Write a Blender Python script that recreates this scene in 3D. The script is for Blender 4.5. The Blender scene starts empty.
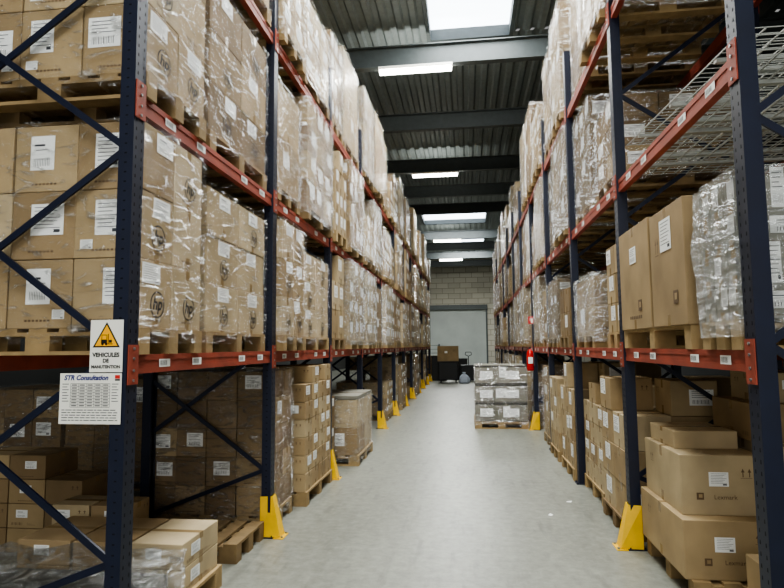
import bpy, bmesh, math, random
from mathutils import Vector, Matrix, noise
C = bpy.context.scene.collection
R = math.radians
rng = random.Random(7)

# ------------------------------------------------------------------ materials
def lin(c):
    return tuple(((x/255)/12.92 if x/255 <= .04045 else ((x/255+.055)/1.055)**2.4) for x in c) + (1,)
def mat(name, col, rough=.6, metal=0, noise_amt=0, nscale=8, bump=0, emit=0, spec=.5):
    m = bpy.data.materials.new(name); m.use_nodes = True
    nt = m.node_tree; b = nt.nodes['Principled BSDF']
    c = lin(col)
    b.inputs['Base Color'].default_value = c
    b.inputs['Roughness'].default_value = rough
    b.inputs['Metallic'].default_value = metal
    b.inputs['Specular IOR Level'].default_value = spec
    if emit:
        b.inputs['Emission Color'].default_value = c
        b.inputs['Emission Strength'].default_value = emit
    if noise_amt or bump:
        tc = nt.nodes.new('ShaderNodeTexCoord')
        n = nt.nodes.new('ShaderNodeTexNoise'); n.inputs['Scale'].default_value = nscale; n.inputs['Detail'].default_value = 6
        nt.links.new(tc.outputs['Object'], n.inputs['Vector'])
        if noise_amt:
            r = nt.nodes.new('ShaderNodeMapRange')
            r.inputs['From Min'].default_value = .3; r.inputs['From Max'].default_value = .7
            r.inputs['To Min'].default_value = 1-noise_amt; r.inputs['To Max'].default_value = 1+noise_amt
            nt.links.new(n.outputs['Fac'], r.inputs['Value'])
            mx = nt.nodes.new('ShaderNodeMix'); mx.data_type = 'RGBA'; mx.blend_type = 'MULTIPLY'
            mx.inputs['Factor'].default_value = 1
            mx.inputs['A'].default_value = c
            nt.links.new(r.outputs['Result'], mx.inputs['B'])
            nt.links.new(mx.outputs['Result'], b.inputs['Base Color'])
        if bump:
            bp = nt.nodes.new('ShaderNodeBump'); bp.inputs['Strength'].default_value = bump; bp.inputs['Distance'].default_value = .02
            nt.links.new(n.outputs['Fac'], bp.inputs['Height']); nt.links.new(bp.outputs['Normal'], b.inputs['Normal'])
    return m
def random_mat(name, cols, rough=.75, nscale=3):
    m = bpy.data.materials.new(name); m.use_nodes = True
    nt = m.node_tree; b = nt.nodes['Principled BSDF']; b.inputs['Roughness'].default_value = rough
    b.inputs['Specular IOR Level'].default_value = .3
    oi = nt.nodes.new('ShaderNodeObjectInfo'); cr = nt.nodes.new('ShaderNodeValToRGB')
    els = cr.color_ramp.elements
    while len(els) < len(cols): els.new(.5)
    for i, c in enumerate(cols):
        els[i].position = i/(len(cols)-1); els[i].color = lin(c)
    nt.links.new(oi.outputs['Random'], cr.inputs['Fac'])
    tc = nt.nodes.new('ShaderNodeTexCoord')
    n = nt.nodes.new('ShaderNodeTexNoise'); n.inputs['Scale'].default_value = nscale; n.inputs['Detail'].default_value = 5
    nt.links.new(tc.outputs['Object'], n.inputs['Vector'])
    r = nt.nodes.new('ShaderNodeMapRange'); r.inputs['From Min'].default_value = .3; r.inputs['From Max'].default_value = .7
    r.inputs['To Min'].default_value = .78; r.inputs['To Max'].default_value = 1.12
    nt.links.new(n.outputs['Fac'], r.inputs['Value'])
    mx = nt.nodes.new('ShaderNodeMix'); mx.data_type = 'RGBA'; mx.blend_type = 'MULTIPLY'; mx.inputs['Factor'].default_value = 1
    nt.links.new(cr.outputs['Color'], mx.inputs['A']); nt.links.new(r.outputs['Result'], mx.inputs['B'])
    nt.links.new(mx.outputs['Result'], b.inputs['Base Color'])
    return m
def film_mat(name, lo, hi, col, rough, gloss, t0=.47, t1=.72, bd=.12, sc=2.0):
    m = bpy.data.materials.new(name); m.use_nodes = True
    nt = m.node_tree; nt.nodes.remove(nt.nodes['Principled BSDF'])
    out = nt.nodes['Material Output']
    tc = nt.nodes.new('ShaderNodeTexCoord')
    mp = nt.nodes.new('ShaderNodeMapping'); mp.inputs['Rotation'].default_value = (.45, .3, 0); mp.inputs['Scale'].default_value = (3, 2.4, 9)
    nt.links.new(tc.outputs['Object'], mp.inputs['Vector'])
    n = nt.nodes.new('ShaderNodeTexNoise'); n.inputs['Scale'].default_value = sc; n.inputs['Detail'].default_value = 6; n.inputs['Distortion'].default_value = 2.2
    nt.links.new(mp.outputs['Vector'], n.inputs['Vector'])
    r = nt.nodes.new('ShaderNodeMapRange'); r.inputs['From Min'].default_value = t0; r.inputs['From Max'].default_value = t1
    r.inputs['To Min'].default_value = lo; r.inputs['To Max'].default_value = hi
    nt.links.new(n.outputs['Fac'], r.inputs['Value'])
    bp = nt.nodes.new('ShaderNodeBump'); bp.inputs['Strength'].default_value = 1; bp.inputs['Distance'].default_value = bd
    nt.links.new(n.outputs['Fac'], bp.inputs['Height'])
    df = nt.nodes.new('ShaderNodeBsdfDiffuse'); df.inputs['Color'].default_value = lin(col)
    gl = nt.nodes.new('ShaderNodeBsdfAnisotropic'); gl.inputs['Roughness'].default_value = rough; gl.inputs['Color'].default_value = (1,1,1,1)
    for q in (df, gl): nt.links.new(bp.outputs['Normal'], q.inputs['Normal'])
    mg = nt.nodes.new('ShaderNodeMixShader'); mg.inputs['Fac'].default_value = gloss
    nt.links.new(df.outputs[0], mg.inputs[1]); nt.links.new(gl.outputs[0], mg.inputs[2])
    tr = nt.nodes.new('ShaderNodeBsdfTransparent'); mix = nt.nodes.new('ShaderNodeMixShader')
    nt.links.new(r.outputs['Result'], mix.inputs['Fac']); nt.links.new(tr.outputs[0], mix.inputs[1]); nt.links.new(mg.outputs[0], mix.inputs[2])
    nt.links.new(mix.outputs[0], out.inputs['Surface'])
    return m

M = {}
M['kraft'] = random_mat('cardboard', [(142,120,88), (168,146,110), (153,131,97), (175,154,118), (145,123,91)])
M['kraft_dark'] = random_mat('dark_cardboard', [(116,96,70), (140,119,88), (127,106,78)])
M['kraft_light'] = random_mat('light_cardboard', [(172,153,120), (184,166,133), (164,145,112)])
M['greybox'] = random_mat('grey_cardboard', [(118,115,104), (142,138,126), (130,126,114)])
M['lid'] = mat('dark_lid', (58,56,50), .7)
M['tape'] = mat('packing_tape', (146,123,87), .25)
M['print'] = mat('carton_print', (24,18,15), .7)
M['faint'] = mat('faint_print', (98,77,54), .7)
M['paper'] = mat('label_paper', (240,241,238), .6)
M['ink'] = mat('label_ink', (60,62,68), .6)
M['film'] = film_mat('clear_stretch_film', .05, .52, (180,182,176), .1, .7, .48, .64)
M['nearfilm'] = film_mat('taut_clear_film', .03, .55, (190,192,186), .09, .74, .54, .67, .11, 1.5)
M['milky'] = film_mat('milky_stretch_film', .2, .66, (172,174,168), .15, .5, .43, .66)
M['frost'] = film_mat('frosted_wrap_film', .26, .7, (162,165,160), .17, .42, .42, .68, .06, 1.3)
M['blue'] = mat('navy_rack_paint', (14,22,44), .45, noise_amt=.15)
M['hole'] = mat('slot_shadow', (7,9,15), .9)
M['red'] = mat('orange_red_beam_paint', (142,62,43), .6, noise_amt=.28, nscale=5)
M['wood'] = random_mat('pallet_wood', [(142,118,82), (168,144,104), (122,101,72)], .85, 9)
M['yellow'] = mat('guard_yellow', (230,184,24), .45, noise_amt=.12)
M['white'] = mat('white_plate', (240,238,228), .5)
M['wire'] = mat('grey_wire', (160,162,156), .45)
M['steel'] = mat('galvanised_steel', (150,152,152), .35, metal=.8)
M['black'] = mat('black_plastic', (22,23,25), .5)
M['rubber'] = mat('rubber', (14,14,15), .8)
M['exred'] = mat('extinguisher_red', (200,22,20), .25)
M['signblue'] = mat('sign_blue', (22,34,110), .5)
M['signyel'] = mat('sign_yellow', (250,180,8), .5)
M['signblack'] = mat('sign_black', (10,10,10), .5)
M['signred'] = mat('sign_red', (205,40,35), .5)
M['tube'] = mat('lit_diffuser', (255,255,250), .5, emit=14)
M['sky'] = mat('skylight_panel', (235,245,255), .5, emit=6)
M['sack'] = mat('white_sack', (170,180,195), .7, bump=.4)
M['roofsteel'] = mat('roof_beam_paint', (70,76,76), .6, noise_amt=.1)

# ------------------------------------------------------------------ mesh builder
class MB:
    def __init__(s): s.v=[]; s.f=[]; s.m=[]
    def quad(s, pts, mi=0):
        n=len(s.v); s.v += [tuple(p) for p in pts]; s.f.append(tuple(range(n,n+len(pts)))); s.m.append(mi)
    def box(s, x0,x1,y0,y1,z0,z1, mi=0):
        n=len(s.v); s.v += [(x0,y0,z0),(x1,y0,z0),(x1,y1,z0),(x0,y1,z0),(x0,y0,z1),(x1,y0,z1),(x1,y1,z1),(x0,y1,z1)]
        for f in ((0,3,2,1),(4,5,6,7),(0,1,5,4),(1,2,6,5),(2,3,7,6),(3,0,4,7)):
            s.f.append(tuple(n+i for i in f)); s.m.append(mi)
    def bar(s, a, b, w, t, mi=0, up=(0,1,0)):
        a=Vector(a); b=Vector(b); d=(b-a).normalized(); u=Vector(up); w2=d.cross(u)
        if w2.length<1e-4: w2=d.cross(Vector((1,0,0)))
        w2=w2.normalized()*w/2; u2=w2.cross(d).normalized()*t/2
        n=len(s.v)
        for p in (a,b):
            for sx,sy in ((-1,-1),(1,-1),(1,1),(-1,1)): s.v.append(tuple(p+w2*sx+u2*sy))
        for f in ((0,1,2,3),(7,6,5,4),(0,4,5,1),(1,5,6,2),(2,6,7,3),(3,7,4,0)):
            s.f.append(tuple(n+i for i in f)); s.m.append(mi)
    def cyl(s, a, b, r0, r1=None, seg=14, mi=0):
        r1 = r0 if r1 is None else r1
        a=Vector(a); b=Vector(b); d=(b-a).normalized(); q=d.to_track_quat('Z','Y')
        n=len(s.v)
        for p,r in ((a,r0),(b,r1)):
            for i in range(seg):
                t=2*math.pi*i/seg; s.v.append(tuple(p+q@Vector((r*math.cos(t),r*math.sin(t),0))))
        for i in range(seg):
            j=(i+1)%seg; s.f.append((n+i,n+j,n+seg+j,n+seg+i)); s.m.append(mi)
        s.f.append(tuple(n+i for i in reversed(range(seg)))); s.m.append(mi)
        s.f.append(tuple(n+seg+i for i in range(seg))); s.m.append(mi)
    def tube(s, pts, r, seg=8, mi=0):
        for a,b in zip(pts,pts[1:]): s.cyl(a,b,r,r,seg,mi)
    def mesh(s, name, mats, bevel=0, smooth=False):
        me=bpy.data.meshes.new(name); me.from_pydata(s.v,[],s.f)
        for m in mats: me.materials.append(M[m] if isinstance(m,str) else m)
        for p,i in zip(me.polygons,s.m): p.material_index=i
        if bevel:
            bm=bmesh.new(); bm.from_mesh(me)
            bmesh.ops.bevel(bm, geom=bm.edges[:], offset=bevel, segments=2, affect='EDGES', profile=.5)
            bm.to_mesh(me); bm.free()
        if smooth:
            for p in me.polygons: p.use_smooth=True
        me.update(); return me
def obj(name, me, parent=None, loc=(0,0,0), rz=0, rot=None):
    o=bpy.data.objects.new(name, me); C.objects.link(o)
    o.location=loc; o.rotation_euler = rot if rot else (0,0,rz)
    if parent: o.parent=parent
    return o
def tag(o, label, cat, group=None):
    o['label']=label; o['category']=cat
    if group: o['group']=group
    return o
def thing(name, label, cat, loc=(0,0,0), rz=0, group=None):
    return tag(obj(name, None, None, loc, rz), label, cat, group)
def struct(name, me, loc=(0,0,0), parent=None):
    o=obj(name, me, parent, loc)
    o['kind']='structure'
    return o
def text_mesh(txt, size, m, align='CENTER', shear=0, bold=0):
    cu=bpy.data.curves.new('txt','FONT'); cu.body=txt; cu.size=size; cu.align_x=align; cu.align_y='CENTER'; cu.shear=shear; cu.offset=bold
    cu.resolution_u=3
    o=bpy.data.objects.new('tmp_text',cu)
    C.objects.link(o)
    dg=bpy.context.evaluated_depsgraph_get()
    me=bpy.data.meshes.new_from_object(o.evaluated_get(dg))
    bpy.data.objects.remove(o); bpy.data.curves.remove(cu)
    me.transform(Matrix.Rotation(R(90),4,'X'))
    me.materials.clear(); me.materials.append(M[m])
    return me

# ------------------------------------------------------------------ cartons, labels, pallets, film
_cache={}
def carton_mesh(w,d,h,style=0,mt='kraft'):
    key=(round(w,3),round(d,3),round(h,3),style,mt)
    if key in _cache: return _cache[key]
    b=MB(); b.box(-w/2,w/2,-d/2,d/2,0,h)
    me=b.mesh('carton',[mt,'tape','faint','lid'],bevel=.005)
    q=MB(); e=.0009
    def face(fc,u0,u1,v0,v1,mi,tip=None):
        if fc=='x+': q.quad([(w/2+e,u0,v0),(w/2+e,u1,v0),(w/2+e,u1 if tip is None else tip,v1),(w/2+e,u0 if tip is None else tip-.001,v1)],mi)
        if fc=='x-': q.quad([(-w/2-e,u1,v0),(-w/2-e,u0,v0),(-w/2-e,u0 if tip is None else tip-.001,v1),(-w/2-e,u1 if tip is None else tip,v1)],mi)
        if fc=='y-': q.quad([(u0,-d/2-e,v0),(u1,-d/2-e,v0),(u1 if tip is None else tip,-d/2-e,v1),(u0 if tip is None else tip-.001,-d/2-e,v1)],mi)
        if fc=='y+': q.quad([(u1,d/2+e,v0),(u0,d/2+e,v0),(u0 if tip is None else tip-.001,d/2+e,v1),(u1 if tip is None else tip,d/2+e,v1)],mi)
    q.quad([(-w/2,-.025,h+e),(w/2,-.025,h+e),(w/2,.025,h+e),(-w/2,.025,h+e)],1)
    dr=min(.07,h*.25)
    for fc in ('x+','x-'):
        face(fc,-.025,.025,h-dr,h,1); face(fc,-.025,.025,0,dr,1)
    for fc in ('x+','x-','y-','y+'):
        L=(d if fc[0]=='x' else w)/2
        if style==1:
            for k in (0,1):
                u=L*.5+k*.04; face(fc,u-.003,u+.003,h*.64,h*.72,2)
                face(fc,u-.011,u+.011,h*.72,h*.78,2,tip=u)
            face(fc,L*.5-.015,L*.5+.055,h*.62,h*.626,2)
        elif style==2:
            for k in range(9):
                u=-L*.75+k*.011; face(fc,u,u+.003+.003*(k%3==0),h*.12,h*.24,2)
            for k in range(3): face(fc,L*.1,L*.55-k*.03,h*(.14+.04*k),h*(.15+.04*k),2)
        elif style==3:
            for k in range(7):
                u=-L*.45+k*L*.12; face(fc,u,u+L*.08,h*.1,h*.13,2)
        elif style==5:
            face(fc,-L,L,h*.88,h,3); face(fc,-L,L,0,h*.05,3)
    bm=bmesh.new(); bm.from_mesh(me)
    vs=[bm.verts.new(v) for v in q.v]
    for f,mi in zip(q.f,q.m):
        bf=bm.faces.new([vs[i] for i in f]); bf.material_index=mi
    bm.to_mesh(me); bm.free()
    _cache[key]=me; return me
def label_mesh(w,h,kind):
    key=('lab',w,h,kind)
    if key in _cache: return _cache[key]
    b=MB(); b.box(-w/2,w/2,-.0012,0,-h/2,h/2,0)
    y=-.0018
    def r(u0,u1,v0,v1): b.quad([(u0*w,y,v0*h),(u1*w,y,v0*h),(u1*w,y,v1*h),(u0*w,y,v1*h)],1)
    if kind==0:
        for k in range(14): r(-.38+k*.05,-.38+k*.05+.01+.012*(k%3==1),-.4,-.15)
        for k in range(4): r(-.4,.35-.12*(k%3),.35-.12*k,.375-.12*k)
    elif kind==1:
        for k in range(7): r(-.4,.4-.1*(k%3),.38-.11*k,.4-.11*k)
        r(.2,.4,-.42,-.32)
    else:
        r(-.35,.1,.2,.26); r(-.35,.3,.08,.1)
        for k in range(10): r(-.35+k*.07,-.35+k*.07+.02,-.38,-.15)
    me=b.mesh('shipping_label',['paper','ink']); _cache[key]=me; return me
def logo_mesh():
    if 'logo' in _cache: return _cache['logo']
    t=text_mesh('hp',.1,'print',shear=.22,bold=.0025)
    bm=bmesh.new(); bm.from_mesh(t)
    for v in bm.verts: v.co.y-=.001
    a_=[bm.verts.new((.074*math.cos(a*math.pi/18),-.001,.074*math.sin(a*math.pi/18)-.003)) for a in range(36)]
    b_=[bm.verts.new((.064*math.cos(a*math.pi/18),-.001,.066*math.sin(a*math.pi/18)-.003)) for a in range(36)]
    for i in range(36):
        j=(i+1)%36; bm.faces.new((a_[i],a_[j],b_[j],b_[i]))
    me=bpy.data.meshes.new('printed_logo'); bm.to_mesh(me); bm.free()
    me.materials.append(M['print'])
    _cache['logo']=me; return me
def pallet_mesh(w,d):
    key=('pal',round(w,2),round(d,2))
    if key in _cache: return _cache[key]
    b=MB(); n=7; bw=.105
    for i in range(n):
        x=-w/2+bw/2+i*(w-bw)/(n-1); b.box(x-bw/2,x+bw/2,-d/2,d/2,.12,.14)
    for j in (-1,0,1):
        y=j*(d/2-.05)
        b.box(-w/2,w/2,y-.05,y+.05,.1,.12); b.box(-w/2,w/2,y-.05,y+.05,0,.02)
        for i in (-1,0,1):
            x=i*(w/2-.07); b.box(x-.07,x+.07,y-.05,y+.05,.02,.1)
    me=b.mesh('pallet',['wood']); _cache[key]=me; return me
def film_mesh(w,d,h,m,amp,seed,z0=.06):
    key=('film',round(w,2),round(d,2),round(h,2),m,amp,seed)
    if key in _cache: return _cache[key]
    bm=bmesh.new(); bmesh.ops.create_cube(bm,size=1)
    bmesh.ops.subdivide_edges(bm,edges=bm.edges[:],cuts=11,use_grid_fill=True)
    off=.012+amp
    for v in bm.verts:
        n=Vector((round(v.co.x*2) if abs(v.co.x)>.499 else 0, round(v.co.y*2) if abs(v.co.y)>.499 else 0, 1 if v.co.z>.499 else 0))
        p=Vector((v.co.x*(w+2*off), v.co.y*(d+2*off), (v.co.z+.5)*(h+off-z0)+z0))
        k=noise.noise(Vector((p.x*4+seed*7,p.y*4,p.z*6)))+.5*noise.noise(p*11+Vector((seed,0,0)))
        v.co=p+n*k*amp
    me=bpy.data.meshes.new('stretch_film'); bm.to_mesh(me); bm.free()
    me.materials.append(M[m])
    for p in me.polygons: p.use_smooth=True
    try: me.set_sharp_from_angle(angle=R(50))
    except Exception: pass
    _cache[key]=me; return me

KINDS={'medium':(3,2,3),'tall':(2,2,2),'small':(3,3,4),'flat':(2,2,5),'wide':(2,1,2)}
LOOK={'medium':'medium brown cartons','tall':'tall brown cartons','small':'small brown cartons','flat':'flat brown cartons','wide':'wide brown cartons'}
def make_load(name, label, s, xc, yc, z, kind, W, D, H, film, near=0, amp=.008, group=None, mt='kraft', rz=0, logos=False, labprob=.5, style=None, skiptop=False):
    nx,ny,nz=KINDS[kind] if isinstance(kind,str) else kind
    if not near: nx=min(nx,2)
    t=thing(name,label,'pallet load',(xc,yc,z),rz,group)
    obj('pallet',pallet_mesh(W+.03,D),t)
    w,d,h=W/nx,D/ny,round(H/nz,2)
    st=rng.choice((0,1,2,3)) if style is None else style
    me=carton_mesh(w-.006,d-.006,h-.003,st,mt)
    alt={'kraft':'kraft_light','kraft_dark':'kraft','kraft_light':'kraft','greybox':'greybox'}[mt]
    me2=carton_mesh(w-.006,d-.006,h-.003,st,alt)
    for i in range(nx):
        ai = (i==nx-1) if s<0 else (i==0)
        for j in range(ny):
            for k in range(nz):
                if not (ai or (j==0 and near) or k==nz-1 or (skiptop and k==nz-2) or near and j==ny-1): continue
                if skiptop and k==nz-1 and (i+j)%2==0: continue
                c=obj('carton',me2 if rng.random()<.2 else me,t,(-W/2+w*(i+.5)+rng.uniform(-.004,.004),-D/2+d*(j+.5)+rng.uniform(-.002,.002),.14+h*k),rng.uniform(-.008,.008))
                if ai:
                    x=(w/2-.003+.001)*(-s)
                    if logos and (k==0 or (j+k)%2==1):
                        obj('printed_logo',logo_mesh(),c,(x,d*.05,h*.36),R(90)*(-s))
                    if rng.random()<labprob:
                        lw=min(.19,d*.5); lh=min(.15,h*.5)
                        if logos: lh=min(.11,h*.3)
                        lx=rng.uniform(-.2,.2)*d
                        obj('shipping_label',label_mesh(round(lw,2),round(lh,2),rng.randrange(3)),c,(x+.0004*(-s),lx,h*(.8 if logos else rng.uniform(.6,.7))),R(90)*(-s))
                if near and j==0 and rng.random()<(.95 if near==2 else .3):
                    lw=min(.2,w*.52); lh=min(.17,h*.46)
                    if near==2 and rng.random()<.4: lw,lh=lh*.8,lw
                    obj('shipping_label',label_mesh(round(lw,2),round(lh,2),rng.randrange(3)),c,(rng.uniform(-.16,.16)*w,-d/2+.002,h*rng.uniform(.5,.64)))
                    if near==2 and rng.random()<.35:
                        obj('shipping_label',label_mesh(.07,.05,1),c,(rng.choice((-.3,.3))*w,-d/2+.002,h*.2))
    if film:
        obj('stretch_film',film_mesh(W,D,.14+nz*h,film,amp,rng.randrange(3)),t)
    return t

# ------------------------------------------------------------------ room shell
def floor_mat():
    m=mat('concrete_floor',(150,151,142),.36)
    nt=m.node_tree; b=nt.nodes['Principled BSDF']
    tc=nt.nodes.new('ShaderNodeTexCoord')
    n1=nt.nodes.new('ShaderNodeTexNoise'); n1.inputs['Scale'].default_value=.9; n1.inputs['Detail'].default_value=9; n1.inputs['Roughness'].default_value=.65
    n2=nt.nodes.new('ShaderNodeTexNoise'); n2.inputs['Scale'].default_value=12; n2.inputs['Detail'].default_value=9; n2.inputs['Roughness'].default_value=.7
    mp=nt.nodes.new('ShaderNodeMapping'); mp.inputs['Scale'].default_value=(1,.3,1)
    nt.links.new(tc.outputs['Object'],mp.inputs['Vector']); nt.links.new(mp.outputs['Vector'],n1.inputs['Vector']); nt.links.new(tc.outputs['Object'],n2.inputs['Vector'])
    add=nt.nodes.new('ShaderNodeMath'); add.operation='ADD'; nt.links.new(n1.outputs['Fac'],add.inputs[0]); nt.links.new(n2.outputs['Fac'],add.inputs[1])
    cr=nt.nodes.new('ShaderNodeValToRGB'); cr.color_ramp.elements[0].position=.37; cr.color_ramp.elements[1].position=.61
    cr.color_ramp.elements[0].color=lin((108,109,100)); cr.color_ramp.elements[1].color=lin((146,147,137))
    h=nt.nodes.new('ShaderNodeMath'); h.operation='MULTIPLY'; h.inputs[1].default_value=.5
    nt.links.new(add.outputs[0],h.inputs[0]); nt.links.new(h.outputs[0],cr.inputs['Fac'])
    n3=nt.nodes.new('ShaderNodeTexNoise'); n3.inputs['Scale'].default_value=3.5; n3.inputs['Detail'].default_value=4
    mp3=nt.nodes.new('ShaderNodeMapping'); mp3.inputs['Scale'].default_value=(3,.5,1)
    nt.links.new(tc.outputs['Object'],mp3.inputs['Vector']); nt.links.new(mp3.outputs['Vector'],n3.inputs['Vector'])
    r3=nt.nodes.new('ShaderNodeMapRange'); r3.inputs['From Min'].default_value=.56; r3.inputs['From Max'].default_value=.7; r3.inputs['To Min'].default_value=1; r3.inputs['To Max'].default_value=.76
    nt.links.new(n3.outputs['Fac'],r3.inputs['Value'])
    mx=nt.nodes.new('ShaderNodeMix'); mx.data_type='RGBA'; mx.blend_type='MULTIPLY'; mx.inputs['Factor'].default_value=1
    nt.links.new(cr.outputs['Color'],mx.inputs['A']); nt.links.new(r3.outputs['Result'],mx.inputs['B'])
    nt.links.new(mx.outputs['Result'],b.inputs['Base Color'])
    return m
b=MB(); b.box(-9,9,-7,45,-.1,0)
struct('floor',b.mesh('floor',[floor_mat()]))
def block_mat(name,c1,c2):
    m=mat(name,c1,.8); nt=m.node_tree; bs=nt.nodes['Principled BSDF']
    tc=nt.nodes.new('ShaderNodeTexCoord'); mp=nt.nodes.new('ShaderNodeMapping'); mp.inputs['Rotation'].default_value=(R(90),0,0)
    br=nt.nodes.new('ShaderNodeTexBrick'); br.inputs['Color1'].default_value=lin(c1); br.inputs['Color2'].default_value=lin(c2)
    br.inputs['Mortar'].default_value=lin((120,117,107)); br.inputs['Scale'].default_value=1; br.inputs['Brick Width'].default_value=.9; br.inputs['Row Height'].default_value=.4; br.inputs['Mortar Size'].default_value=.018
    nt.links.new(tc.outputs['Object'],mp.inputs['Vector']); nt.links.new(mp.outputs['Vector'],br.inputs['Vector']); nt.links.new(br.outputs['Color'],bs.inputs['Base Color'])
    return m
bw=block_mat('block_wall',(178,174,160),(162,158,145))
b=MB()
DX0,DX1,DZ=-2.75,1.45,4.35
b.box(-9,DX0,45,45.2,0,8.3); b.box(DX1,9,45,45.2,0,8.3); b.box(DX0,DX1,45,45.2,DZ,8.3)
struct('wall_back',b.mesh('wall_back',[bw]))
wm=mat('dark_wall_panel',(48,49,48),.8,noise_amt=.1,nscale=1)
b=MB(); b.box(-9.2,-9,-7,45.2,0,8.3); struct('wall_left',b.mesh('wall_left',[wm]))
b=MB(); b.box(9,9.2,-7,45.2,0,8.3); struct('wall_right',b.mesh('wall_right',[wm]))
b=MB(); n=24
for i in range(n):
    z0=i*DZ/n; b.box(DX0,DX1,45.04,45.1,z0+.02,z0+DZ/n-.01); 
b.box(DX0,DX1,45.07,45.12,0,DZ)
dm=mat('pale_roller_door',(158,164,160),.5,noise_amt=.08,nscale=1)
dr=struct('door_1',b.mesh('door_1',[dm]))
b=MB(); b.box(DX0-.12,DX0,44.92,45,0,DZ+.1); b.box(DX1,DX1+.12,44.92,45,0,DZ+.1); b.box(DX0-.12,DX1+.12,44.8,45,DZ,DZ+.35)
obj('door_frame',b.mesh('door_frame',['roofsteel']),dr)
SK=[(-.66,1.03,8.6,12.1),(-2.15,1.1,28.0,31.2),(-1.2,1.6,-3.3,-.5),(-1.2,1.4,4.6,7.4),(-1.4,1.2,36,38.4)]  # first pair are the roof's own skylights; the rest added as fill light
rm=mat('corrugated_roof_steel',(106,113,112),.6,noise_amt=.1)
b=MB()
def corr(x0,x1,y0,y1):
    x=x0
    while x<x1-1e-6:
        p=min(.3,x1-x)
        xs=[x,x+p*.35,x+p*.5,x+p*.85,x+p]; zs=[8.2,8.2,8.25,8.25,8.2]
        for i in range(4):
            b.quad([(xs[i],y0,zs[i]),(xs[i],y1,zs[i]),(xs[i+1],y1,zs[i+1]),(xs[i+1],y0,zs[i+1])])
        x+=p
ys=[-7]; 
for sk in sorted(SK,key=lambda q:q[2]):
    corr(-9.1,9.1,ys[-1],sk[2]); corr(-9.1,sk[0],sk[2],sk[3]); corr(sk[1],9.1,sk[2],sk[3]); ys.append(sk[3])
corr(-9.1,9.1,ys[-1],45.1)
struct('ceiling',b.mesh('ceiling',[rm]))
for i,(x0,x1,y0,y1) in enumerate(SK):
    b=MB(); b.box(x0+.02,x1-.02,y0+.02,y1-.02,8.36,8.4)
    o=struct('window_%d'%(i+1),b.mesh('window',['sky']))  # the added fill skylights take window names too
    b=MB()
    for a in ((x0-.06,x0+.02,y0-.06,y1+.06),(x1-.02,x1+.06,y0-.06,y1+.06),(x0+.02,x1-.02,y0-.06,y0+.02),(x0+.02,x1-.02,y1-.02,y1+.06)):
        b.box(a[0],a[1],a[2],a[3],8.12,8.45)
    obj('window_frame',b.mesh('window_frame',['roofsteel']),o)
BY=[-3.8,.2,4.1,7.9,11.75,15.4,19.3,22.6,25.6,31.8,35.4,39,43]
for i,y in enumerate(BY):
    b=MB(); b.box(-9,9,y-.09,y+.09,7.4,7.42); b.box(-9,9,y-.09,y+.09,7.83,7.85); b.box(-9,9,y-.01,y+.01,7.42,7.83)
    struct('trim_%d'%(i+1),b.mesh('roof_beam',['roofsteel']))
n0=len(BY)
for i,x in enumerate((-6,-3.2,3.0,5.8)):
    b=MB(); b.box(x-.06,x+.06,-7,45,7.85,8.19)
    struct('trim_%d'%(n0+i+1),b.mesh('purlin',['roofsteel']))

# ------------------------------------------------------------------ lights
def area(loc,sx,sy,p,col=(1,1,1),rot=(0,0,0)):
    l=bpy.data.lights.new('lamp','AREA'); l.shape='RECTANGLE'; l.size=sx; l.size_y=sy; l.energy=p; l.color=col
    o=bpy.data.objects.new('lamp',l); C.objects.link(o); o.location=loc; o.rotation_euler=rot; return o
LY=[-3.8,4.1,11.7,19.3,31.8,39]
names=['farthest behind the near end of the aisle','above the near end of the aisle','nearest lit ceiling light in view, under the first visible roof beam','second ceiling light in view, third roof beam along','third ceiling light in view, beyond the far skylight','farthest ceiling light, closest to the block wall']
for i,y in enumerate(LY):
    x=-.95
    t=thing('ceiling_light','white tube light, '+names[i],'ceiling light',(x,y,7.4),group='tube lights under the roof beams')
    b=MB(); b.box(-.77,.77,-.07,.07,-.06,-.002); obj('housing',b.mesh('housing',['white'],bevel=.008),t)
    b=MB(); b.box(-.75,.75,-.06,.06,-.15,-.062); obj('diffuser',b.mesh('diffuser',['tube'],bevel=.02),t)
    area((x,y,7.22),1.5,.25,165 if i<5 else 300,(.99,1,.94))
    area((x,y+.35,7.25),1.5,.2,28,(1,1,.94),(R(180),0,0))
for i,(x0,x1,y0,y1) in enumerate(SK):
    area(((x0+x1)/2,(y0+y1)/2,8.1),x1-x0,y1-y0,[360,470,320,310,680][i],(.98,1,.98))
area((-.3,-5.5,2.9),6,3.4,215,(1,1,.97),(R(86),0,0))   # added fill light behind the camera, lifts load fronts and lower bays
w=bpy.data.worlds.new('World'); bpy.context.scene.world=w; w.use_nodes=True
w.node_tree.nodes['Background'].inputs['Color'].default_value=(.92,.92,.9,1); w.node_tree.nodes['Background'].inputs['Strength'].default_value=.34

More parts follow.
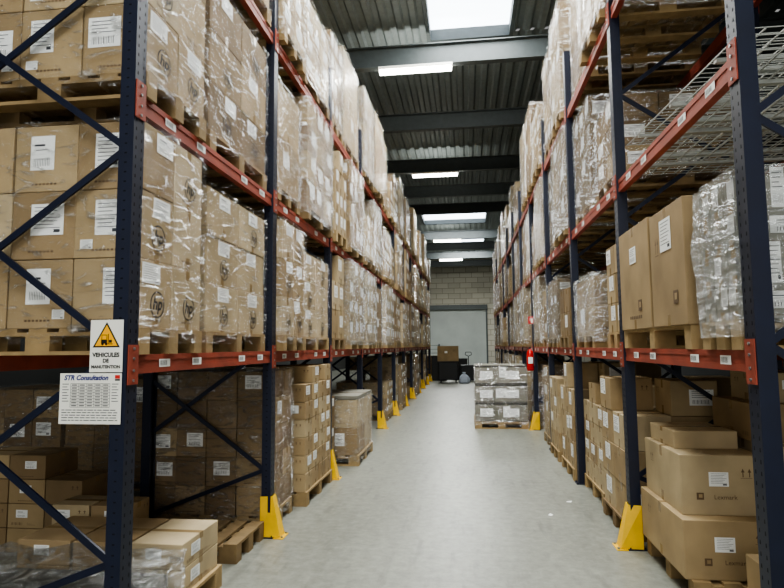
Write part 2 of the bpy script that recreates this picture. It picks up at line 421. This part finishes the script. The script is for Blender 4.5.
# ------------------------------------------------------------------ racks
Y0,P,NB=2.8,2.2,11
ZB=[1.52,2.9,4.4]
XF={-1:-1.72,1:1.29}
def post_mesh():
    b=MB(); H=5.2
    b.box(.034,.04,-.05,.05,0,H); b.box(-.04,.034,-.05,-.046,0,H); b.box(-.04,.034,.046,.05,0,H)
    b.box(-.04,-.036,-.046,-.02,0,H); b.box(-.04,-.036,.02,.046,0,H)
    z=.08
    while z<H-.05:
        for y in (-.026,.026): b.quad([(.0406,y-.006,z),(.0406,y+.006,z),(.0406,y+.004,z+.018),(.0406,y-.004,z+.018)],1)
        b.quad([(-.007,-.0506,z+.02),(.007,-.0506,z+.02),(.007,-.0506,z+.028),(-.007,-.0506,z+.028)],1)
        z+=.05
    return b.mesh('upright_post',['blue','hole'])
PM=post_mesh()
b=MB(); b.box(-.07,.07,-.07,.07,0,.008)
for x in (-.055,.055):
    for y in (-.058,.058): b.cyl((x,y,.008),(x,y,.022),.009,seg=6)
FOOT=b.mesh('foot_plate',['blue'])
def beam_mesh():
    b=MB(); L=P-.1
    b.box(-.022,.022,-L/2,L/2,-.05,.05); b.box(.022,.026,-L/2,L/2,-.05,-.018); b.box(.022,.026,-L/2,L/2,.018,.05)
    return b.mesh('load_beam',['red'])
BM=beam_mesh()
b=MB(); b.box(.041,.047,-.045,.045,-.1,.1)
for z in (-.08,-.03,.03,.08): b.cyl((.047,0,z),(.052,0,z),.008,seg=6,mi=1)
CONN=b.mesh('beam_connector',['red','steel'])
b=MB(); b.box(0,.0012,-.06,.06,-.022,.022)
for k in range(9): b.quad([(.0018,-.052+k*.009,-.014),(.0018,-.049+k*.009+.002*(k%2),-.014),(.0018,-.049+k*.009+.002*(k%2),.014),(.0018,-.052+k*.009,.014)],1)
TAGM=b.mesh('location_label',['paper','ink'])
for s in (-1,1):
    nm='left' if s<0 else 'right'
    rk=thing('pallet_rack','long navy and orange-red pallet rack lining the %s side of the aisle'%nm,'pallet rack',(XF[s],Y0,0))
    flip=0 if s<0 else math.pi
    dirn=s*1.1
    for k in range(NB+1):
        y=k*P
        pf=obj('upright_post',PM,rk,(0,y,0),flip); obj('foot_plate',FOOT,pf)
        pr=obj('upright_post',PM,rk,(dirn,y,0),flip+math.pi); obj('foot_plate',FOOT,pr)
        for z0 in (.55,1.6,2.65,3.7):
            for (za,zb) in ((z0,z0+.76),(z0,z0-.74 if z0>1 else z0-.4)):
                m=MB(); yo=-.008 if zb>za else .012
                if s>0: yo=-yo
                m.bar((-.03,yo,za),(-1.07,yo,zb),.035,.014)
                obj('brace',m.mesh('brace',['blue']),pf)
    for k in range(NB):
        for li,z in enumerate(ZB):
            for fr in (0,1):
                x=0 if fr==0 else dirn
                rz=flip if fr==0 else flip+math.pi
                bm_=obj('load_beam',BM,rk,(x,k*P+P/2,z),rz)
                for e in (-1,1): obj('beam_connector',CONN,bm_,(0,e*P/2-e*.002,0))
                if fr==0 and li<2 and (li==0 or k<5):
                    for e in (-.75,-.35,.4,.8): obj('location_label',TAGM,bm_,(.0262,e,0))
def guard_mesh():
    b=MB()
    b.quad([(-.045,-.058,.01),(.125,-.058,.01),(.05,-.035,.34),(-.045,-.058,.34)])
    b.quad([(.125,-.058,.01),(.125,.058,.01),(.05,.035,.34),(.05,-.035,.34)])
    b.quad([(.125,.058,.01),(-.045,.058,.01),(-.045,.058,.34),(.05,.035,.34)])
    me=b.mesh('guard_shell',['yellow'])
    bm=bmesh.new(); bm.from_mesh(me); bmesh.ops.remove_doubles(bm,verts=bm.verts,dist=.001)
    bmesh.ops.solidify(bm,geom=bm.faces[:],thickness=-.006); bm.to_mesh(me); bm.free(); return me
GM=guard_mesh()
b=MB(); b.box(.075,.16,-.08,.08,0,.008)
GB=b.mesh('guard_base',['yellow'])
b=MB(); b.cyl((.145,-.062,.008),(.145,-.062,.022),.01,seg=6); b.cyl((.145,.062,.008),(.145,.062,.022),.01,seg=6); BOLT=b.mesh('anchor_bolt',['steel'])
ORD=['first','second','third','fourth','fifth','sixth','seventh','eighth','ninth','tenth','eleventh','twelfth']
for s in (-1,1):
    nm='left' if s<0 else 'right'
    for k in (range(1,NB+1) if s<0 else (1,4,NB)):
        g=thing('post_guard','yellow steel guard at foot of the %s upright of the %s rack'%(ORD[k],nm),'post guard',(XF[s],Y0+k*P,0),0 if s<0 else math.pi,'yellow guards along the %s rack'%nm)
        obj('guard_shell',GM,g); gb=obj('guard_base',GB,g); obj('anchor_bolt',BOLT,gb)

# ------------------------------------------------------------------ pallet loads
TOP=[0,1.57,2.95,4.45]
LV=['floor level','lowest beam','middle beam','top beam']
def std_load(s,k,slot,lv,kind=None,H=None,film='auto',near=None,amp=.006,dx=None,D=None,logos=False,labprob=None,look=None,mt=None,W=1.12,yo=None,skip=None,style=None):
    nm='left' if s<0 else 'right'
    if dx is None: dx=rng.uniform(-.07,.05) if s>0 or lv==0 else rng.uniform(-.02,.1)
    xc=XF[s]+s*.53-s*dx
    if D is None and s<0 and k<3: D=.72 if slot==0 else 1.14
    if D is None: D=rng.choice((.96,.92,.86,.78)) if s>0 else rng.choice((.98,.96,.9))
    if yo is None:
        yo=(.56 if slot==0 else 1.64) if not (s<0 and k<3) else (.42 if slot==0 else 1.48)
        yo+=rng.uniform(-.02,.02)
    yc=Y0+k*P+yo
    if kind is None: kind=rng.choice(['medium','tall','small','flat','wide','small','medium']) if lv else rng.choice(['small','flat','small','medium'])
    mx=[1.2,1.1,1.2,1.45][lv]; mn=[.7,.7,.65,.6][lv]
    if H is None: H=round(rng.choice((mx,rng.uniform(mn,mx))),1)
    if film=='auto':
        q=rng.random(); pm=.15 if s<0 else .4
        if lv==0: pm=.05
        film='milky' if q<pm else ('film' if q<.93 else None)
    if mt is None: mt=rng.choice(('kraft','kraft','kraft_dark','kraft_light'))
    if labprob is None: labprob=.75 if s<0 else .5
    if skip is None: skip=rng.random()<.25 and k>0 and kind in ('medium','small','flat') and film is None
    if near is None: near=2 if k==0 else (1 if k<3 else 0)
    fw={'film':'clear-wrapped','nearfilm':'clear-wrapped','milky':'milky-wrapped','frost':'frosty-wrapped',None:'unwrapped'}[film]
    label='%s %s, %s rack %s, %s bay, %s slot'%(fw,look or LOOK[kind],nm,LV[lv],ORD[k],'nearer' if slot==0 else 'farther')
    return make_load('pallet_load',label,s,xc,yc,TOP[lv],kind,W,D,H,film,near,amp,'pallet loads, %s rack, %s'%(nm,LV[lv]),mt,logos=logos,labprob=labprob,skiptop=skip,style=style)
std_load(-1,0,0,1,'medium',1.11,'nearfilm',logos=True,labprob=.6,look='medium labelled cartons',mt='kraft',dx=0,style=3)
std_load(-1,0,1,1,'medium',.99,'nearfilm',logos=True,labprob=.8,mt='kraft_light',dx=-.03,style=0)
std_load(-1,0,0,2,'medium',1.2,'nearfilm',logos=True,labprob=.8,mt='kraft',dx=0)
std_load(-1,0,1,2,'medium',1.11,'nearfilm',logos=True,labprob=.7,mt='kraft_dark',dx=-.03,style=0)
std_load(-1,0,0,3,'tall',1.2,'film'); std_load(-1,0,1,3,'medium',1.2,'film')
std_load(-1,1,0,1,'medium',1.05,'nearfilm',mt='kraft',logos=True,dx=.06); std_load(-1,1,1,1,'medium',.9,'nearfilm',mt='kraft_light',logos=True,dx=.0)
std_load(-1,1,0,2,'wide',1.0,'film',mt='kraft'); std_load(-1,1,1,2,'small',1.2,'film',mt='kraft_dark')
std_load(-1,1,0,3,'flat',1.4,'film',mt='kraft'); std_load(-1,1,1,3,'small',.9,'film',mt='kraft_light')
std_load(-1,1,0,0,(4,3,5),1.25,'film',mt='kraft_dark',look='tall columns of brown cartons',labprob=.3); std_load(-1,1,1,0,(3,4,7),1.26,None,mt='kraft',look='narrow stacks of flat brown cartons',labprob=.4,skip=True)
std_load(-1,2,0,0,'small',.8,None,dx=-.1,mt='kraft_dark',D=.6,yo=.4) 
tl=make_load('pallet_load','broad flat-topped carton block jutting out of left rack third bay',-1,XF[-1]-.53+.16,8.55,0,(2,2,2),1.2,1.2,.74,'film',1,mt='kraft_light')
obj('top_sheet',carton_mesh(1.2,1.2,.05,0,'greybox'),tl,(0,0,.885))
for lv in (1,2,3):
    for sl in (0,1): std_load(-1,2,sl,lv)
# right rack near bays
std_load(1,0,0,1,'small',.7,'frost',amp=.016,look='bulky pale goods',D=.44,yo=.3,mt='greybox',dx=.0)
std_load(1,0,0,3,'medium',1.2,'film',mt='kraft'); std_load(1,0,1,3,'tall',1.2,'film',mt='kraft_dark')
std_load(1,1,0,1,(3,2,3),.78,None,mt='kraft',D=.6,yo=.4,look='narrow stack of small cartons'); std_load(1,1,1,1,'wide',.6,'milky',amp=.015,mt='kraft')
std_load(1,1,0,2,'medium',.7,'film',mt='kraft_dark',D=.75); std_load(1,1,1,2,'small',1.1,'milky')
std_load(1,1,0,3,'medium',1.2,'film',mt='kraft'); std_load(1,1,1,3,'wide',1.3,'film')
std_load(1,1,0,0,(3,2,4),1.16,None,mt='kraft',D=.86,look='short columns of brown cartons',skip=True,labprob=.5,dx=-.02)
std_load(1,1,1,0,(3,3,5),1.05,None,mt='kraft_light',look='uneven columns of pale brown cartons',skip=True,dx=-.06,labprob=.5)
std_load(1,2,0,0,(3,3,4),1.24,None,mt='kraft',look='columns of brown cartons',skip=True)
std_load(1,2,1,0,(3,2,4),1.0,None,mt='kraft_light',look='columns of pale brown cartons',dx=.03)
std_load(1,2,0,1,'tall',.6,None,mt='kraft_dark',D=.7); std_load(1,2,1,1,'small',.8,'milky')
for lv in (2,3):
    for sl in (0,1): std_load(1,2,sl,lv)
for s in (-1,1):
    for k in range(3,NB):
        for lv in range(4):
            for sl in (0,1):
                if lv==0 and rng.random()<(.35 if s<0 else .15): continue
                std_load(s,k,sl,lv)

# ------------------------------------------------------------------ loose cartons
def loose(label,x0,x1,y0,y1,z0,z1,style=1,mt='kraft',group=None,word=None,lab=True,rz=0):
    w,d,h=x1-x0,y1-y0,z1-z0
    o=obj('carton',carton_mesh(w,d,h,style,mt),None,((x0+x1)/2,(y0+y1)/2,z0),rz)
    tag(o,label,'box',group)
    if lab:
        lw,lh=(.12,.09) if h>.2 else (.1,.06)
        obj('shipping_label',label_mesh(lw,lh,rng.randrange(3)),o,(rng.uniform(-.2,.1)*w,-d/2-.002,h*.6))
    if word:
        obj('printed_word',TXT[word],o,(.03*w,-d/2-.0022,h*.3))
    return o
TXT={'Lexmark':text_mesh('Lexmark',.04,'faint')}
bb=MB(); bb.box(-.022,.022,-.001,0,-.022,.022); bb.box(-.009,.013,-.002,-.001,-.009,.013,1); ICON=bb.mesh('printed_symbol',['faint','kraft'])
def bare_pallet(label,x,y,z=0,w=1.15,d=.96,group=None,rz=0):
    return tag(obj('pallet',pallet_mesh(w,d),None,(x,y,z),rz),label,'pallet',group)
g='loose cartons in the near right floor bay'
bare_pallet('wooden pallet under the big printed cartons, near right floor bay',1.93,4.44)
o=loose('large brown carton at the bottom of the near right floor stack',1.32,1.9,4.0,4.9,.14,.5,1,group=g,word='Lexmark')
obj('printed_symbol',ICON,o,(-.15,-.4535,.11))
o=loose('large brown carton with printed word, second tier of near right floor stack',1.36,1.87,4.12,4.88,.5,.88,1,'kraft_light',group=g,word='Lexmark')
obj('printed_symbol',ICON,o,(-.14,-.3835,.12))
loose('brown carton at the bottom right, behind and beside the printed cartons',1.93,2.45,3.98,4.88,.14,.58,1,'kraft',group=g)
loose('upper brown carton at the back of the near right floor stack',1.9,2.42,4.05,4.88,.58,.95,3,'kraft_light',group=g)
loose('second upper brown carton at the back, third tier of near right stack',1.86,2.4,4.2,4.85,.95,1.2,2,'kraft',group=g)
loose('small brown carton topping the back of the near right floor stack',1.98,2.35,4.3,4.8,1.2,1.4,1,'kraft_light',group=g)
loose('shallow brown carton lying askew on top of the printed cartons',1.4,1.82,4.36,4.84,.88,1.0,0,'kraft_light',group=g,lab=False,rz=.03)
bare_pallet('wooden pallet nearest the camera on the right floor',1.95,3.4,d=.8)
loose('small brown carton at the bottom right, nearest on the right floor',1.56,1.95,3.25,3.72,.14,.4,2,group=g)
loose('second small brown carton beside the nearest right floor carton',1.98,2.45,3.15,3.75,.14,.5,1,group=g)
bare_pallet('wooden pallet under the two tall cartons on the right lowest beam',1.83,4.22,1.57,d=1.42)
g2='tall cartons on the right lowest beam'
loose('tall brown carton with white label, nearer of two on right lowest beam',1.24,1.78,3.5,4.12,1.71,2.45,1,group=g2)
loose('tall brown carton, farther of two on right lowest beam',1.24,1.78,4.16,4.92,1.71,2.47,3,group=g2)
loose('wide brown carton behind the two tall cartons on right lowest beam',1.82,2.36,3.6,4.86,1.71,2.3,0,'kraft_light',group=g2)
for yy,zz,kd,lw,lh in ((3.81,2.28,1,.2,.2),(4.54,2.26,0,.16,.12)):
    for o in list(bpy.data.objects):
        if o.get('label','').startswith('tall brown carton') and abs(o.location.y-yy)<.12 and o.location.z>1.6:
            obj('shipping_label',label_mesh(lw,lh,kd),o,(-.27-.002,0,zz-1.71),R(-90))
            s_=obj('printed_symbol',ICON,o,(-.27-.002,-.14,.17),R(-90)); s_.scale=(1.8,1,1.8)
# left floor, near bay
bare_pallet('empty wooden pallet on the left floor beside the second upright',-2.22,4.64,w=.98,d=.6)
bare_pallet('wooden pallet under the low cartons at bottom left',-2.25,3.45,d=1.0)
g3='low cartons in the near left floor bay'
TI=['bottom','middle','top']
cols=((-2.03,-1.7),(-2.4,-2.05),(-2.77,-2.42)); cn=['aisle-side','middle','rear']
for r in range(2):
    for i,(xa,xb) in enumerate(cols):
        loose('flat brown carton, %s tier, %s column of the bottom left pallet'%(('lower','upper')[r],cn[i]),xa,xb,3.42,3.93,.14+.15*r,.288+.15*r,2 if i==0 else 0,'kraft_light' if i==0 else 'kraft',group=g3,lab=(i!=1))
for o in list(bpy.data.objects):
    if 'aisle-side column' in o.get('label',''):
        obj('shipping_label',label_mesh(.12,.07,0),o,(.167,-.08,.08),R(90))
film_bits=obj('plastic_bundle',film_mesh(1.05,.42,.22,'milky',.035,1,0.0),None,(-2.25,3.17,.14))
tag(film_bits,'crumpled plastic-wrapped bundle at the bottom left corner','plastic bundle')
b=MB(); b.box(-.5,.5,-.19,.19,.01,.16); obj('folded_sheets',b.mesh('folded_sheets',['lid'],bevel=.02),film_bits)
g5='flat labelled cartons stacked behind the bottom left pallet'
for r in range(3):
    for i,x in enumerate((-2.98,-2.68,-2.38)):
        if r==2 and i==2: continue
        loose('small flat carton, %s tier, %s from left, behind bottom left pallet'%(TI[r],ORD[i]),x,x+.285,4.0,4.28,.165*r,.165*r+.16,1,'kraft' if (r+i)%2 else 'kraft_light',group=g5)
g4='small cartons deep in the near left floor bay'
n=0
for r in range(4):
    for i in range(4):
        if r==3 and i in (0,3): continue
        x=-4.3+i*.32; n+=1
        loose('small brown carton, %s tier, %s from left, behind the near left bay'%(('bottom','second','third','top')[r],ORD[i]),x,x+.31,4.4,4.8,.19*r,.19*r+.186,(n%3)+1,'kraft' if n%2 else 'kraft_dark',group=g4,lab=n%3!=0)
for j in range(3):
    x=-6.4+j*1.15
    make_load('pallet_load','dim wrapped pallet load on the floor behind the left rack, %s from left'%ORD[j],-1,x,6.9,0,'medium',1.1,1.0,.9+.1*j,'film',1,.008,'dim pallet loads behind the left rack','kraft_dark')

# ------------------------------------------------------------------ wire decks on right rack
def deck(label,y,z,x=1.84,rx=0):
    b=MB()
    for i in range(31): b.box(-.53,.53,-1.03+i*.0687-.0023,-1.03+i*.0687+.0023,.004,.008)
    for i in range(12): b.box(-.53+i*.0962-.0035,-.53+i*.0962+.0035,-1.03,1.03,-.002,.004)
    t=thing('wire_deck',label,'wire deck',(x,y,z)); t.rotation_euler=(rx,0,0)
    obj('wire_grid',b.mesh('wire_grid',['wire']),t)
    for yy in (-.7,0,.7):
        b=MB(); b.box(-.53,.53,yy-.018,yy+.018,-.025,-.003); obj('support_channel',b.mesh('support_channel',['wire']),t)
deck('grey wire mesh deck on the near right bay middle beam',3.9,2.976)
deck('second grey wire mesh deck stacked on the near right middle deck',3.86,3.03,1.9)
deck('topmost grey wire mesh deck, tilted on the near right middle beam',3.9,3.16,1.87,R(4))

# ------------------------------------------------------------------ signs on the first left upright
sg=thing('warning_sign','white sign with yellow forklift triangle on first left upright','sign',(-1.785,2.742,1.615))
b=MB(); b.box(-.088,.088,0,.003,-.13,.13); obj('plate',b.mesh('plate',['white'],bevel=.001),sg)
def tri(r,y,cz,m,name):
    b=MB(); b.quad([(r*math.sin(a),y,cz+r*math.cos(a)) for a in (0,R(-120),R(-240))]); return obj(name,b.mesh(name,[m]),sg)
tri(.085,-.001,.035,'signblack','triangle_border'); tri(.07,-.0016,.035,'signyel','triangle_field')
b=MB(); y=-.0022
def rr(x0,x1,z0,z1): b.quad([(x0,y,z0),(x1,y,z0),(x1,y,z1),(x0,y,z1)])
rr(-.028,.004,.012,.032); rr(.008,.012,.008,.06); rr(.012,.034,.008,.012); rr(-.026,-.023,.032,.055); rr(-.026,.004,.053,.056); rr(.001,.004,.032,.055); rr(.014,.03,.016,.03)
for cx in (-.02,.0):
    b.quad([(cx+.007*math.cos(a*.6283),y,.01+.007*math.sin(a*.6283)) for a in range(10)])
obj('forklift_pictogram',b.mesh('forklift_pictogram',['signblack']),sg)
obj('sign_text',text_mesh('VEHICULES',.029,'signblack',bold=.0013),sg,(0,-.0015,-.045))
obj('sign_text',text_mesh('DE',.026,'signblack',bold=.0012),sg,(0,-.0015,-.074))
obj('sign_text',text_mesh('MANUTENTION',.0212,'signblack',bold=.001),sg,(0,-.0015,-.104))
ch=thing('load_chart','white rack load chart with small table under the warning sign','sign',(-1.862,2.74,1.355))
b=MB(); b.box(-.165,.165,0,.003,-.125,.125); obj('plate',b.mesh('plate',['white'],bevel=.001),ch)
obj('heading_text',text_mesh('STR Consultation',.033,'signblue',bold=.0014,shear=.25),ch,(-.024,-.001,.102))
b=MB(); y=-.001
rr(.13,.157,.098,.116); obj('red_mark',b.mesh('red_mark',['signred']),ch)
b=MB(); rr(.13,.157,.088,.096); obj('black_mark',b.mesh('black_mark',['signblack']),ch)
b=MB()
for k in range(9):
    z=.074-k*.0145; rr(-.105,.105,z-.0009,z+.0009)
for x in (-.105,-.063,-.021,.021,.063,.105): rr(x-.0009,x+.0009,-.042,.074)
for k in range(8):
    for x in (-.084,-.042,0,.042,.084):
        rr(x-.015,x+.013,.0645-k*.0145,.0695-k*.0145)
obj('table_lines',b.mesh('table_lines',['ink']),ch)
b=MB()
for k in range(5):
    z=-.056-k*.0125
    x=-.15
    while x<.14:
        l=rng.uniform(.012,.035); rr(x,min(.15,x+l),z-.002,z+.002); x+=l+.005
for k in range(7):
    rr(.115,.15-.008*(k%2),.07-k*.014,.0735-k*.014); rr(-.15,-.115-.008*(k%2),.07-k*.014,.0735-k*.014)
obj('small_print',b.mesh('small_print',['ink']),ch)

# ------------------------------------------------------------------ fire extinguisher and its sign
YE=Y0+4*P
fe=thing('fire_extinguisher','red fire extinguisher hung on a right rack upright','fire extinguisher',(1.19,YE-.08,1.12))
fe.scale=(.85,.85,.85)
prof=[(0,0),(.07,0),(.078,.02),(.078,.36),(.07,.41),(.045,.45),(.025,.465),(.025,.48),(0,.48)]
b=MB(); sgm=20
for (r0,z0),(r1,z1) in zip(prof,prof[1:]):
    for i in range(sgm):
        a0=2*math.pi*i/sgm; a1=2*math.pi*(i+1)/sgm
        b.quad([(r0*math.cos(a0),r0*math.sin(a0),z0),(r0*math.cos(a1),r0*math.sin(a1),z0),(r1*math.cos(a1),r1*math.sin(a1),z1),(r1*math.cos(a0),r1*math.sin(a0),z1)])
me=b.mesh('cylinder_body',['exred']); bm=bmesh.new(); bm.from_mesh(me); bmesh.ops.remove_doubles(bm,verts=bm.verts,dist=.0005); bm.to_mesh(me); bm.free()
for p in me.polygons: p.use_smooth=True
obj('cylinder_body',me,fe)
b=MB(); b.cyl((0,0,.48),(0,0,.52),.02); b.box(-.09,.03,-.01,.01,.52,.53); b.box(-.09,.02,-.01,.01,.545,.555); obj('valve_lever',b.mesh('valve_lever',['black']),fe)
b=MB(); b.tube([(-.02,-.03,.5),(-.08,-.06,.46),(-.1,-.06,.35),(-.095,-.05,.2),(-.09,-.045,.1)],.011); obj('hose',b.mesh('hose',['rubber']),fe)
b=MB(); b.box(-.05,.05,-.0795,-.0785,.16,.3); obj('instruction_label',b.mesh('instruction_label',['paper']),fe)
b=MB(); b.box(.079,.084,-.03,.06,.1,.4); obj('wall_bracket',b.mesh('wall_bracket',['steel']),fe)
es=thing('extinguisher_sign','small red and white square sign above the fire extinguisher','sign',(1.24,YE-.06,2.08))
b=MB(); b.box(-.065,.065,0,.004,-.07,.07); obj('plate',b.mesh('plate',['signred']),es)
b=MB(); b.box(-.015,.022,-.002,-.001,-.055,.03); b.box(-.022,.03,-.002,-.001,.038,.045); b.box(-.034,-.024,-.002,-.001,-.02,.038); obj('symbol',b.mesh('symbol',['white']),es)

# ------------------------------------------------------------------ grey pallet load standing in the aisle
gl=make_load('pallet_load','pale grey wrapped pallet of cartons standing in the aisle near the extinguisher',1,.635,12.25,0,(1,1,3),1.0,1.15,1.08,'nearfilm',2,.003,None,'greybox',style=5,labprob=0)
for c in gl.children:
    if c.name.startswith('carton'):
        for ux in (-.28,.22):
            obj('shipping_label',label_mesh(.24,.15,0 if ux<0 else 1),c,(ux,-1.15/2-.001,.17))

# ------------------------------------------------------------------ far end things
bn=thing('wheeled_bin','black wheeled bin carrying a brown carton at the far end of the aisle','bin',(-.84,26.3,0))
b=MB(); b.box(-.42,.42,-.3,.3,.12,.9); obj('body',b.mesh('body',['black'],bevel=.03),bn)
b=MB(); b.box(-.45,.45,-.33,.33,.9,.93); obj('rim',b.mesh('rim',['black'],bevel=.01),bn)
for x in (-.33,.33):
    for y in (-.22,.22):
        b=MB(); b.cyl((x-.02,y,.06),(x+.02,y,.06),.06); obj('wheel',b.mesh('wheel',['rubber']),bn)
loose('brown carton on top of the black bin at the far end',-1.3,-.38,26.0,26.6,.932,1.6,1,group=None)
pk=thing('pallet_truck','dark hand pallet truck with upright handle at the far end','pallet truck',(.05,27,0))
for x in (-.2,.2):
    b=MB(); b.box(x-.08,x+.08,0,1.1,.06,.12); obj('fork',b.mesh('fork',['black'],bevel=.01),pk)
    b=MB(); b.cyl((x-.03,.95,.04),(x+.03,.95,.04),.04); obj('roller',b.mesh('roller',['rubber']),pk)
b=MB(); b.box(-.35,.35,-.2,0,.06,.75); obj('pump_housing',b.mesh('pump_housing',['black'],bevel=.03),pk)
b=MB(); b.cyl((-.1,-.1,.09),(.1,-.1,.09),.09); obj('steering_wheel',b.mesh('steering_wheel',['rubber']),pk)
b=MB(); b.tube([(0,-.1,.4),(0,-.25,1.15)],.02); b.tube([(-.02,-.25,1.15),(-.14,-.26,1.2),(-.12,-.27,1.32),(.12,-.27,1.32),(.14,-.26,1.2),(.02,-.25,1.15)],.015); obj('handle',b.mesh('handle',['black']),pk)
b=MB(); prof=[(.17,0),(.21,.06),(.2,.18),(.16,.3),(.08,.38),(.04,.41),(.07,.47)]
sgm=18; rings=[]
for (r_,z_) in prof:
    rings.append([(r_*(1+.12*math.sin(3*a*2*math.pi/sgm+z_*9))*math.cos(a*2*math.pi/sgm)*1.15,r_*(1+.1*math.sin(5*a*2*math.pi/sgm))*math.sin(a*2*math.pi/sgm),z_) for a in range(sgm)])
for r0,r1 in zip(rings,rings[1:]):
    for i in range(sgm): b.quad([r0[i],r0[(i+1)%sgm],r1[(i+1)%sgm],r1[i]])
b.quad(rings[0][::-1]); b.quad(rings[-1])
sk_=b.mesh('sack',['sack'],smooth=True)
tag(obj('sack',sk_,None,(-.15,25.6,0.002)),'pale blue-white sack on the floor at the far end','sack')
for j,(x,y,hh,wh) in enumerate(((.75,28.2,.7,'right of the pallet truck'),(-.35,28.4,1.0,'directly behind the pallet truck'),(-1.3,27.9,1.15,'behind and left of the wheeled bin'))):
    t=thing('storage_crate','black open storage crate on the far floor, %s'%wh,'crate',(x,y,0))
    b=MB(); b.box(-.35,.35,-.3,.3,0,.02); b.box(-.35,-.33,-.3,.3,.02,hh); b.box(.33,.35,-.3,.3,.02,hh); b.box(-.33,.33,-.3,-.28,.02,hh); b.box(-.33,.33,.28,.3,.02,hh)
    obj('body',b.mesh('body',['black']),t)
    b=MB()
    for q in ((-.37,.37,-.32,-.3),(-.37,.37,.3,.32),(-.37,-.35,-.3,.3),(.35,.37,-.3,.3)): b.box(q[0],q[1],q[2],q[3],hh-.04,hh)
    obj('rim',b.mesh('rim',['black']),t)
bare_pallet('empty wooden pallet on the far floor left of the roll cage',-2.9,28.6)
bn2=thing('roll_cage','dark steel roll cage standing at the far left end of aisle','roll cage',(-1.75,29.3,0))
b=MB(); b.box(-.4,.4,-.35,.35,.14,.18); obj('base',b.mesh('base',['black']),bn2)
for (x,y) in ((-.38,-.33),(.38,-.33),(-.38,.33),(.38,.33)):
    b=MB(); b.box(x-.015,x+.015,y-.015,y+.015,.18,1.7); obj('corner_post',b.mesh('corner_post',['black']),bn2)
    b=MB(); b.cyl((x-.02,y,.07),(x+.02,y,.07),.07); obj('wheel',b.mesh('wheel',['rubber']),bn2)
b=MB()
for k in range(8):
    for yy in (-.33,.33): b.box(-.38,.38,yy-.006,yy+.006,.3+k*.19,.315+k*.19)
    for xx in (-.38,.38): b.box(xx-.006,xx+.006,-.33,.33,.3+k*.19,.315+k*.19)
obj('side_rails',b.mesh('side_rails',['black']),bn2)
for i,(zz,hh) in enumerate(((.18,.5),(.68,.45))):
    tag(obj('carton',carton_mesh(.7,.58,hh,0,'kraft_dark'),None,(-1.75,29.3,zz+.003)),'dark brown carton %s inside the far roll cage'%('lying lowest' if i==0 else 'stacked second'),'box')
for i,(x,y,l) in enumerate(((1.0,6.35,'scrap of white paper on the floor near the right rack'),(.75,5.85,'tiny torn paper scrap on the aisle floor, nearer the camera'))):
    b=MB(); b.quad([(-.03,-.015,.004),(.02,-.02,.002),(.035,.015,.01),(-.015,.02,.003)])
    tag(obj('paper_scrap',b.mesh('paper_scrap',['paper']),None,(x,y,.001),i*1.1),l,'paper scrap')

# ------------------------------------------------------------------ camera
cd=bpy.data.cameras.new('camera'); cam=bpy.data.objects.new('camera',cd); C.objects.link(cam)
cd.sensor_width=36; cd.lens=27.0; cd.clip_end=200
mr=Matrix.Rotation(R(7.2),4,'Z')@Matrix.Rotation(R(95.1),4,'X')@Matrix.Rotation(R(-.5),4,'Z')
cam.location=(0,0,1.6); cam.rotation_euler=mr.to_euler()
bpy.context.scene.camera=cam
try: bpy.context.scene.view_settings.look='AgX - Medium High Contrast'
except Exception as e: print(e)
